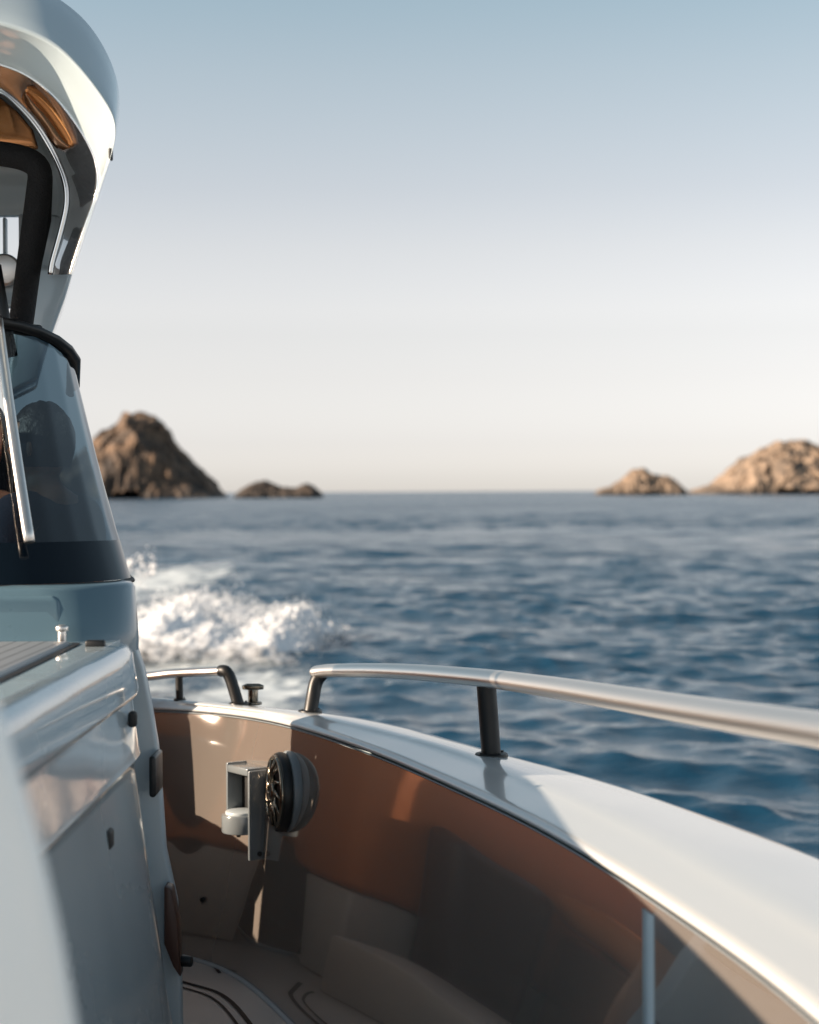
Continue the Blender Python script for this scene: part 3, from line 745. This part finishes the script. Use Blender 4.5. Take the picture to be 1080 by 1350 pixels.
person((-1.045, 4.88, DZ0 + .10), 'short-haired person in navy shirt seen from the side through the tinted glass', 1.68, False,
       arms=[(1, (.205, .03, 1.13), (.17, -.06, .90)), (-1, (-.205, .03, 1.13), (-.17, -.06, .90))], top='navy', bottom='denim', hair_len=.04).rotation_euler.z = R(-115)

# ------------------------------------------------------------------ sea
def build_sea():
    ang_f = np.linspace(R(-17), R(17), 680)
    ang_b = np.linspace(R(17), R(343), 110)[1:-1]
    ang = np.r_[ang_f, ang_b]
    pyv = np.r_[np.linspace(1500, 900, 460), np.linspace(899, 700, 420)[1:], np.linspace(699, 655, 340)[1:], np.linspace(654.5, 648.45, 40)]
    r = CZ * FPX / (pyv - 648.0)
    r = np.r_[[.4, 1.2, 2.0, 3.0, 4.0, 5.0], r[r > 5.4]]
    rr, aa = np.meshgrid(r, ang, indexing='ij')
    x = rr * np.sin(aa); y = rr * np.cos(aa)
    dr = np.gradient(r)[:, None] * np.ones_like(rr)
    da = rr * np.where(np.abs(np.angle(np.exp(1j * aa))) < R(17.5), R(34) / 680, R(326) / 110)
    res = np.maximum(dr, da)
    X, Y, Z = x.copy(), y.copy(), np.zeros_like(x)
    wrng = np.random.default_rng(11)
    wind_dir = R(-118)                              # waves run towards the lower left
    ls = np.r_[np.geomspace(14, 3.2, 16), np.geomspace(3.0, .8, 44), np.geomspace(.78, .22, 46)]
    for lam in ls:
        th = wind_dir + wrng.normal(0, .50 if lam > 1 else .75); k = 2 * math.pi / lam; ph = wrng.uniform(0, 2 * math.pi)
        st = .014 if lam > 3.1 else (.034 if lam > .79 else .036)
        amp = st / k * wrng.uniform(.5, 1.4)
        fade = np.clip(lam / (3.0 * res) - .5, 0, 1)
        kx, ky = math.cos(th) * k, math.sin(th) * k
        # groups: slow modulation so crests come and go
        mod = .65 + .55 * np.sin(.17 * kx * y * .5 - .23 * ky * x * .5 + ph * 1.7)
        a = amp * fade * mod; p = kx * x + ky * y + ph
        Z += a * np.cos(p); X -= 1.25 * a * np.sin(p) * kx / k; Y -= 1.25 * a * np.sin(p) * ky / k
    # the shoulder of the boat's own wake
    calm = np.clip((rr - 5.0) / 2.5, 0, 1); Z *= calm; X = x + (X - x) * calm; Y = y + (Y - y) * calm
    n_r, n_a = rr.shape
    v = np.stack([X, Y, Z], -1).reshape(-1, 3)
    i = np.arange(n_r - 1)[:, None] * n_a; j = np.arange(n_a)[None, :]; j2 = (j + 1) % n_a
    f = np.stack([i + j, i + n_a + j, i + n_a + j2, i + j2], -1).reshape(-1, 4)
    me = bpy.data.meshes.new('sea')
    me.vertices.add(len(v)); me.vertices.foreach_set('co', v.astype(np.float32).ravel())
    me.loops.add(f.size); me.polygons.add(len(f))
    me.loops.foreach_set('vertex_index', f.astype(np.int32).ravel())
    me.polygons.foreach_set('loop_start', np.arange(0, f.size, 4, dtype=np.int32)); 
    me.update(calc_edges=True); me.validate()
    o = link('sea', me, None); return o
def sea_mat():
    m = bpy.data.materials.new('sea_water'); m.use_nodes = True; nt = m.node_tree; b = nt.nodes['Principled BSDF']; L = nt.links
    b.inputs['Base Color'].default_value = (.006, .036, .072, 1); b.inputs['Roughness'].default_value = .06; b.inputs['IOR'].default_value = 1.333
    tc = nt.nodes.new('ShaderNodeTexCoord')
    def nz(scale, detail, rough=.55, stretch=(1, 1, 1), rot=.45):
        mp = nt.nodes.new('ShaderNodeMapping'); mp.inputs['Scale'].default_value = stretch; mp.inputs['Rotation'].default_value = (0, 0, rot)
        n = nt.nodes.new('ShaderNodeTexNoise'); n.inputs['Scale'].default_value = scale; n.inputs['Detail'].default_value = detail; n.inputs['Roughness'].default_value = rough
        L.new(tc.outputs['Object'], mp.inputs[0]); L.new(mp.outputs[0], n.inputs['Vector']); return n
    n0 = nz(.13, 4, .6, (.5, 1.3, 1), .2); n1 = nz(.62, 6, .62, (.6, 1.25, 1)); n2 = nz(3.2, 6, .66, (.7, 1.2, 1), .3)
    b0 = nt.nodes.new('ShaderNodeBump'); b0.inputs['Distance'].default_value = .9; L.new(n0.outputs['Fac'], b0.inputs['Height'])
    b1 = nt.nodes.new('ShaderNodeBump'); L.new(b0.outputs[0], b1.inputs['Normal']); b1.inputs['Distance'].default_value = .42; L.new(n1.outputs['Fac'], b1.inputs['Height'])
    b2 = nt.nodes.new('ShaderNodeBump'); b2.inputs['Distance'].default_value = .026; L.new(n2.outputs['Fac'], b2.inputs['Height']); L.new(b1.outputs[0], b2.inputs['Normal'])
    L.new(b2.outputs[0], b.inputs['Normal'])
    # unresolved ripples: the sea is rougher further out
    ld = nt.nodes.new('ShaderNodeVectorMath'); ld.operation = 'LENGTH'; L.new(tc.outputs['Object'], ld.inputs[0])
    lg = nt.nodes.new('ShaderNodeMath'); lg.operation = 'LOGARITHM'; lg.inputs[1].default_value = 10; L.new(ld.outputs['Value'], lg.inputs[0])
    mrr = nt.nodes.new('ShaderNodeMapRange'); mrr.inputs[1].default_value = .9; mrr.inputs[2].default_value = 2.4; mrr.inputs[3].default_value = .02; mrr.inputs[4].default_value = .23
    # fine bump takes over where the modelled waves run out, in gusty patches
    gu = nz(.05, 5, .6, (.45, 1.2, 1), .1); mg = nt.nodes.new('ShaderNodeMapRange'); mg.inputs[1].default_value = .38; mg.inputs[2].default_value = .62; mg.inputs[3].default_value = .35; mg.inputs[4].default_value = 1.25
    L.new(gu.outputs['Fac'], mg.inputs[0])
    fd = nt.nodes.new('ShaderNodeMapRange'); fd.inputs[1].default_value = 1.25; fd.inputs[2].default_value = 2.1; fd.inputs[3].default_value = .10; fd.inputs[4].default_value = 1.0; L.new(lg.outputs[0], fd.inputs[0])
    mm = nt.nodes.new('ShaderNodeMath'); mm.operation = 'MULTIPLY'; L.new(mg.outputs[0], mm.inputs[0]); L.new(fd.outputs[0], mm.inputs[1]); L.new(mm.outputs[0], b1.inputs['Strength']); L.new(fd.outputs[0], b0.inputs['Strength'])
    L.new(lg.outputs[0], mrr.inputs[0]); L.new(mrr.outputs[0], b.inputs['Roughness'])
    # churned white water behind the boat: a foam pattern that lies on the sea at a fixed place
    sx = nt.nodes.new('ShaderNodeSeparateXYZ'); L.new(tc.outputs['Object'], sx.inputs[0])
    def ell(cx, cy, rx, ry):
        mp = nt.nodes.new('ShaderNodeMapping'); mp.inputs['Location'].default_value = (-cx / rx, -cy / ry, 0); mp.inputs['Scale'].default_value = (1 / rx, 1 / ry, 0)
        L.new(tc.outputs['Object'], mp.inputs[0]); ln = nt.nodes.new('ShaderNodeVectorMath'); ln.operation = 'LENGTH'; L.new(mp.outputs[0], ln.inputs[0])
        mr = nt.nodes.new('ShaderNodeMapRange'); mr.inputs[1].default_value = 1; mr.inputs[2].default_value = .15; L.new(ln.outputs['Value'], mr.inputs[0]); return mr
    e1 = ell(-3.1, 23, 2.2, 7.5); e2 = ell(-1.7, 18.5, 1.2, 4.0); e3 = ell(-6.2, 42, 2.6, 14)
    mx = nt.nodes.new('ShaderNodeMath'); mx.operation = 'MAXIMUM'; L.new(e1.outputs[0], mx.inputs[0]); L.new(e2.outputs[0], mx.inputs[1])
    mx2 = nt.nodes.new('ShaderNodeMath'); mx2.operation = 'MAXIMUM'; L.new(mx.outputs[0], mx2.inputs[0]); L.new(e3.outputs[0], mx2.inputs[1])
    nf = nz(1.5, 9, .68, (1, .55, 1), 0)
    ad = nt.nodes.new('ShaderNodeMath'); ad.operation = 'MULTIPLY_ADD'; L.new(mx2.outputs[0], ad.inputs[0]); ad.inputs[1].default_value = .42; L.new(nf.outputs['Fac'], ad.inputs[2])
    th = nt.nodes.new('ShaderNodeMapRange'); th.inputs[1].default_value = .66; th.inputs[2].default_value = .90; L.new(ad.outputs[0], th.inputs[0])
    fm = nt.nodes.new('ShaderNodeBsdfPrincipled'); fm.inputs['Base Color'].default_value = (.58, .64, .67, 1); fm.inputs['Roughness'].default_value = .6
    ms = nt.nodes.new('ShaderNodeMixShader'); L.new(th.outputs[0], ms.inputs[0]); L.new(b.outputs[0], ms.inputs[1]); L.new(fm.outputs[0], ms.inputs[2])
    L.new(ms.outputs[0], nt.nodes['Material Output'].inputs[0]); return m
sea = build_sea(); sea.data.materials.append(sea_mat()); tag(sea, kind='structure')

# ------------------------------------------------------------------ breaking wake
M['foam'] = mat('white_water', (.74, .76, .78), .7, bump=(9, .02))
def foam_mat():
    m = M['foam']; nt = m.node_tree; b = nt.nodes['Principled BSDF']
    tc = nt.nodes.new('ShaderNodeTexCoord'); n = nt.nodes.new('ShaderNodeTexNoise'); n.inputs['Scale'].default_value = 7; n.inputs['Detail'].default_value = 7; n.inputs['Roughness'].default_value = .7
    nt.links.new(tc.outputs['Object'], n.inputs[0])
    at_ = nt.nodes.new('ShaderNodeAttribute'); at_.attribute_name = 'dens'
    ad = nt.nodes.new('ShaderNodeMath'); ad.operation = 'ADD'; nt.links.new(n.outputs['Fac'], ad.inputs[0]); nt.links.new(at_.outputs['Fac'], ad.inputs[1])
    mr = nt.nodes.new('ShaderNodeMapRange'); mr.inputs[1].default_value = .62; mr.inputs[2].default_value = 1.05
    nt.links.new(ad.outputs[0], mr.inputs[0]); nt.links.new(mr.outputs[0], b.inputs['Alpha'])
foam_mat()
def build_wake():
    Yf = 24.0
    crest = [(100, 826), (180, 816), (205, 808), (228, 796), (250, 788), (285, 794), (320, 804), (345, 812), (370, 810), (392, 803), (408, 806), (426, 826), (448, 848)]
    cp = catmull([(*q, 0) for q in crest], 240)
    nx, ny = 240, 70
    cx = resample(cp, nx)
    v, dens = [], []
    for j in range(ny):
        t = j / (ny - 1)                             # 0 = front foot, 1 = back foot
        for i in range(nx):
            top = P(cx[i, 0], cx[i, 1], Yf)
            edge = min(1, i / 20, (nx - 1 - i) / 48)
            s = math.sin(math.pi * t) ** .8 if t < .62 else math.sin(math.pi * t) ** 1.1
            d = (t - .55) * 5.2
            q = Vector((top.x * 1.6, d * 1.6, 1.3))
            nz_ = noise.fractal(q, .9, 2.1, 5) * .12 + noise.fractal(q * 3.3, .9, 2.1, 4) * .05
            h = max(-.05, (top.z * .88 + .05) * s * edge + nz_ * s * edge)
            xx = top.x + d * .10 + noise.noise(q * 2.1) * .06
            v.append((xx, Yf + d + noise.noise(q * 2.7) * .1, h))
            dens.append(.62 * (min(1, s * 1.3)) * min(1, edge * 1.4) + .12)
    f = [(j * nx + i, j * nx + i + 1, (j + 1) * nx + i + 1, (j + 1) * nx + i) for j in range(ny - 1) for i in range(nx - 1)]
    bm = vf_bm(v, f)
    nv = len(bm.verts)
    # froth and drops: small lumps crowding the crest, thinning out above and ahead of it
    ib = bmesh.new(); bmesh.ops.create_icosphere(ib, subdivisions=1, radius=1)
    iv = np.array([tuple(q.co) for q in ib.verts]); ifc = np.array([[q.index for q in fa.verts] for fa in ib.faces]); ib.free()
    cs, rs = [], []
    for _ in range(15000):
        i = int(np.clip(rng.beta(1.15, 1.25) * nx, 0, nx - 1)); top = P(cx[i, 0], cx[i, 1], Yf); taper = min(1, (nx - 1 - i) / 50, .35 + i / 40)
        u_ = rng.random()
        if u_ < .78:                                  # body froth
            fr = rng.beta(2.2, 1.3); c = (top.x + rng.normal(0, .07), Yf + rng.normal(-.1, .55) - (1 - fr) * 1.0, max(.0, top.z * taper * fr) + rng.normal(0, .03)); rad = rng.lognormal(-4.35, .40) * (.5 + .5 * taper)
        else:                                         # flying drops
            c = (top.x + rng.normal(0, .14), Yf + rng.normal(-.2, .8), top.z * taper + abs(rng.normal(0, .065)) * (1 + 1.2 * max(0, noise.noise(Vector((top.x * 2.2, 0, 5)))))); rad = rng.lognormal(-4.95, .5)
        cs.append(c); rs.append(min(rad, .085))
    for _ in range(70):
        c = P(rng.uniform(160, 205), rng.normal(748, 10), 27 + rng.normal(0, 1)); cs.append(tuple(c)); rs.append(rng.lognormal(-3.9, .4))
    cs, rs = np.array(cs), np.array(rs)
    dv = (cs[:, None, :] + iv[None] * rs[:, None, None] * rng.uniform(.75, 1.25, (len(rs), len(iv), 1))).reshape(-1, 3)
    df = (np.arange(len(rs))[:, None, None] * len(iv) + ifc[None]).reshape(-1, 3)
    t_ = bpy.data.meshes.new('t'); t_.from_pydata(dv.tolist(), [], df.tolist()); bm.from_mesh(t_); bpy.data.meshes.remove(t_)
    me = bpy.data.meshes.new('wake_spray'); bm.to_mesh(me)
    a = me.attributes.new('dens', 'FLOAT', 'POINT'); a.data.foreach_set('value', np.r_[np.array(dens), np.full(len(bm.verts) - nv, 1.0)].astype(np.float32)); bm.free()
    o = link('wake_spray', me, M['foam']); tag(o, 'white breaking wake and spray thrown up on the dark sea behind the boat', 'wake', kind='stuff')
build_wake()

# ------------------------------------------------------------------ rocky islands
def rock_mat(name, lo, mid, hi):
    m = bpy.data.materials.new(name); m.use_nodes = True; nt = m.node_tree; b = nt.nodes['Principled BSDF']; L = nt.links
    b.inputs['Roughness'].default_value = .9
    tc = nt.nodes.new('ShaderNodeTexCoord')
    n = nt.nodes.new('ShaderNodeTexNoise'); n.inputs['Scale'].default_value = .11; n.inputs['Detail'].default_value = 9; n.inputs['Roughness'].default_value = .65; n.inputs['Distortion'].default_value = .6
    L.new(tc.outputs['Object'], n.inputs['Vector'])
    r = nt.nodes.new('ShaderNodeValToRGB'); e = r.color_ramp.elements
    e[0].position = .36; e[0].color = (*lo, 1); e[1].position = .66; e[1].color = (*hi, 1); k = e.new(.50); k.color = (*mid, 1)
    L.new(n.outputs['Fac'], r.inputs[0])
    # dark tidal band at the waterline
    sx = nt.nodes.new('ShaderNodeSeparateXYZ'); L.new(tc.outputs['Object'], sx.inputs[0])
    mr = nt.nodes.new('ShaderNodeMapRange'); mr.inputs[1].default_value = .5; mr.inputs[2].default_value = 3.0; L.new(sx.outputs['Z'], mr.inputs[0])
    mx = nt.nodes.new('ShaderNodeMix'); mx.data_type = 'RGBA'; mx.inputs[6].default_value = (.055, .048, .042, 1)
    L.new(mr.outputs[0], mx.inputs[0]); L.new(r.outputs[0], mx.inputs[7]); L.new(mx.outputs[2], b.inputs['Base Color'])
    n2 = nt.nodes.new('ShaderNodeTexNoise'); n2.inputs['Scale'].default_value = .35; n2.inputs['Detail'].default_value = 8; L.new(tc.outputs['Object'], n2.inputs['Vector'])
    bp = nt.nodes.new('ShaderNodeBump'); bp.inputs['Distance'].default_value = 2.4; L.new(n2.outputs['Fac'], bp.inputs['Height']); L.new(bp.outputs[0], b.inputs['Normal'])
    return m
M['rock_d'] = rock_mat('dark_brown_rock', (.035, .030, .027), (.105, .074, .053), (.22, .14, .088))
M['rock_k'] = rock_mat('near_black_rock', (.022, .020, .019), (.055, .043, .035), (.09, .065, .048))
M['rock_l'] = rock_mat('ochre_rock', (.10, .082, .068), (.25, .185, .132), (.34, .25, .18))
def island(prof, Yd, label, m, seed, rough=1.0, asym=.0):
    pw = np.array([[P(x, y, Yd).x, max(0, P(x, y, Yd).z)] for x, y in prof])
    nx, ny = 190, 96
    x0, x1 = pw[0, 0], pw[-1, 0]; W = x1 - x0; depth = W * .42
    hmax = pw[:, 1].max(); sc = hmax
    v = []
    so = Vector((seed * 13.1, seed * 7.7, seed * 3.3))
    for j in range(ny):
        t = j / (ny - 1) * 2 - 1
        for i in range(nx):
            xx = x0 + W * i / (nx - 1); base = float(np.interp(xx, pw[:, 0], pw[:, 1]))
            yy = t * depth
            edge = min(1, (i / (nx - 1)) / .05, (1 - i / (nx - 1)) / .05)
            wob = noise.noise(Vector((xx / W * 4, t * 1.5, seed))) * .25
            sh = max(0, 1 - abs(t + wob * .5) ** 1.7) ** .75 if t < 0 else max(0, 1 - abs(t) ** 1.7) ** .75
            q = Vector((xx, yy, 0)) / sc
            rid = noise.ridged_multi_fractal(q * 2.3 + so, 1.0, 2.1, 6, 1.0, 2.0) - 1.1
            cell = noise.fractal(q * 5 + so, .8, 2.2, 5)
            h = base * sh * (1 + .0 * t) + sc * rough * (.075 * rid + .07 * cell) * min(1, base / sc * 1.6) * (1 if abs(t) > .25 else .55)
            dxn = noise.fractal(q * 3.1 + so * 2, .9, 2.1, 4) * sc * .07; dyn = noise.fractal(q * 3.3 - so, .9, 2.1, 4) * sc * .16
            v.append((xx + dxn * edge, yy + dyn, h if sh * edge > .02 else -1.5))
    f = [(j * nx + i, j * nx + i + 1, (j + 1) * nx + i + 1, (j + 1) * nx + i) for j in range(ny - 1) for i in range(nx - 1)]
    me = bpy.data.meshes.new('rocky_island'); me.from_pydata(v, [], f); me.update()
    o = link('rocky_island', me, m); o.location = (0, Yd, 0); me.set_sharp_from_angle(angle=R(38))
    tag(o, label, 'island', 'rocky islands on the horizon'); return o
island([(30, 650), (60, 628), (90, 610), (112, 596), (130, 577), (150, 562), (165, 548), (182, 546), (200, 549), (214, 560), (224, 570), (230, 586), (250, 602), (268, 624), (280, 637), (291, 650)], 700, 'tall brown craggy rock island right beside the windscreen glass', M['rock_d'], 3)
island([(312, 651), (324, 642), (336, 636), (350, 633), (360, 637), (371, 642), (390, 643), (404, 637), (414, 641), (425, 651)], 640, 'low dark flat islet just right of the tall brown island', M['rock_k'], 5, .6)
island([(788, 646), (805, 641), (820, 632), (835, 619), (848, 617), (862, 625), (880, 627), (892, 637), (901, 646)], 760, 'small pale ochre islet with one pointed hump above the hand rail', M['rock_l'], 8, .8)
island([(920, 645), (945, 638), (958, 626), (975, 609), (1000, 593), (1022, 585), (1050, 580), (1066, 583), (1082, 592), (1112, 602), (1150, 622), (1210, 645)], 820, 'broad ochre boulder island cut off by the right edge of the view', M['rock_l'], 12)

# ------------------------------------------------------------------ light
SUN_AZ = math.atan2(-.97, -.24)                    # direction TO the sun in plan: left, a little ahead of the camera
SUN_EL = R(20)
sd = Vector((math.sin(SUN_AZ) * math.cos(SUN_EL), math.cos(SUN_AZ) * math.cos(SUN_EL), math.sin(SUN_EL)))
sl = bpy.data.lights.new('sun', 'SUN'); sl.energy = 4.8; sl.angle = R(.53); sl.color = (1.0, .79, .60)
so = bpy.data.objects.new('sun', sl); COL.objects.link(so)
so.rotation_euler = (-sd).to_track_quat('-Z', 'Y').to_euler()
w = bpy.data.worlds.new('World'); S.world = w; w.use_nodes = True
nt = w.node_tree; bg = nt.nodes['Background']
sky = nt.nodes.new('ShaderNodeTexSky'); sky.sky_type = 'NISHITA'; sky.sun_disc = False
sky.sun_elevation = SUN_EL; sky.sun_rotation = SUN_AZ
sky.air_density = 1.0; sky.dust_density = .6; sky.ozone_density = 1.4; sky.altitude = 0
hs = nt.nodes.new('ShaderNodeHueSaturation'); hs.inputs['Saturation'].default_value = .25
nt.links.new(sky.outputs[0], hs.inputs['Color']); tcw = nt.nodes.new('ShaderNodeTexCoord'); sxw = nt.nodes.new('ShaderNodeSeparateXYZ'); nt.links.new(tcw.outputs['Generated'], sxw.inputs[0])
rw = nt.nodes.new('ShaderNodeValToRGB'); nt.links.new(sxw.outputs['Z'], rw.inputs[0]); ew = rw.color_ramp.elements   # clear upper air: darker with height
RAMP = [(0, (.78, .75, .75)), (.008, (.72, .70, .71)), (.03, (.68, .657, .682)), (.066, (.68, .644, .652)), (.105, (.715, .675, .668)), (.14, (.664, .639, .635)), (.174, (.591, .594, .607)), (.237, (.507, .57, .60)), (.275, (.444, .548, .594)), (.5, (.36, .47, .53)), (1, (.30, .40, .47))]
ew[0].position = 0; ew[0].color = (*RAMP[0][1], 1); ew[1].position = 1; ew[1].color = (*RAMP[-1][1], 1)
for ps, cl in RAMP[1:-1]:
    e_ = ew.new(ps); e_.color = (*cl, 1)
mw = nt.nodes.new('ShaderNodeMix'); mw.data_type = 'RGBA'; mw.blend_type = 'MULTIPLY'; mw.inputs[0].default_value = 1
nt.links.new(hs.outputs[0], mw.inputs[6]); nt.links.new(rw.outputs[0], mw.inputs[7])
nt.links.new(mw.outputs[2], bg.inputs['Color']); bg.inputs['Strength'].default_value = .12

# ------------------------------------------------------------------ camera
cam = bpy.data.cameras.new('camera'); co = bpy.data.objects.new('camera', cam); COL.objects.link(co)
co.matrix_world = Matrix.Translation((0, 0, CZ)) @ Matrix.Rotation(R(90), 4, 'X') @ Matrix.Rotation(-ROLL, 4, 'Z')
cam.sensor_fit = 'VERTICAL'; cam.sensor_height = 36; cam.lens = FPX / 1350 * 36
cam.shift_y = -27 / 1350; cam.clip_start = .05; cam.clip_end = 30000
cam.dof.use_dof = True; cam.dof.focus_distance = 4.7; cam.dof.aperture_fstop = 2.9; cam.dof.aperture_blades = 0
S.camera = co
S.view_settings.view_transform = 'Standard'; S.view_settings.look = 'None'; S.view_settings.exposure = 1.15; S.view_settings.gamma = 1
S.cycles.max_bounces = 10; S.cycles.transparent_max_bounces = 12; S.cycles.use_denoising = True
S.cycles.caustics_reflective = True; S.cycles.sample_clamp_indirect = 6
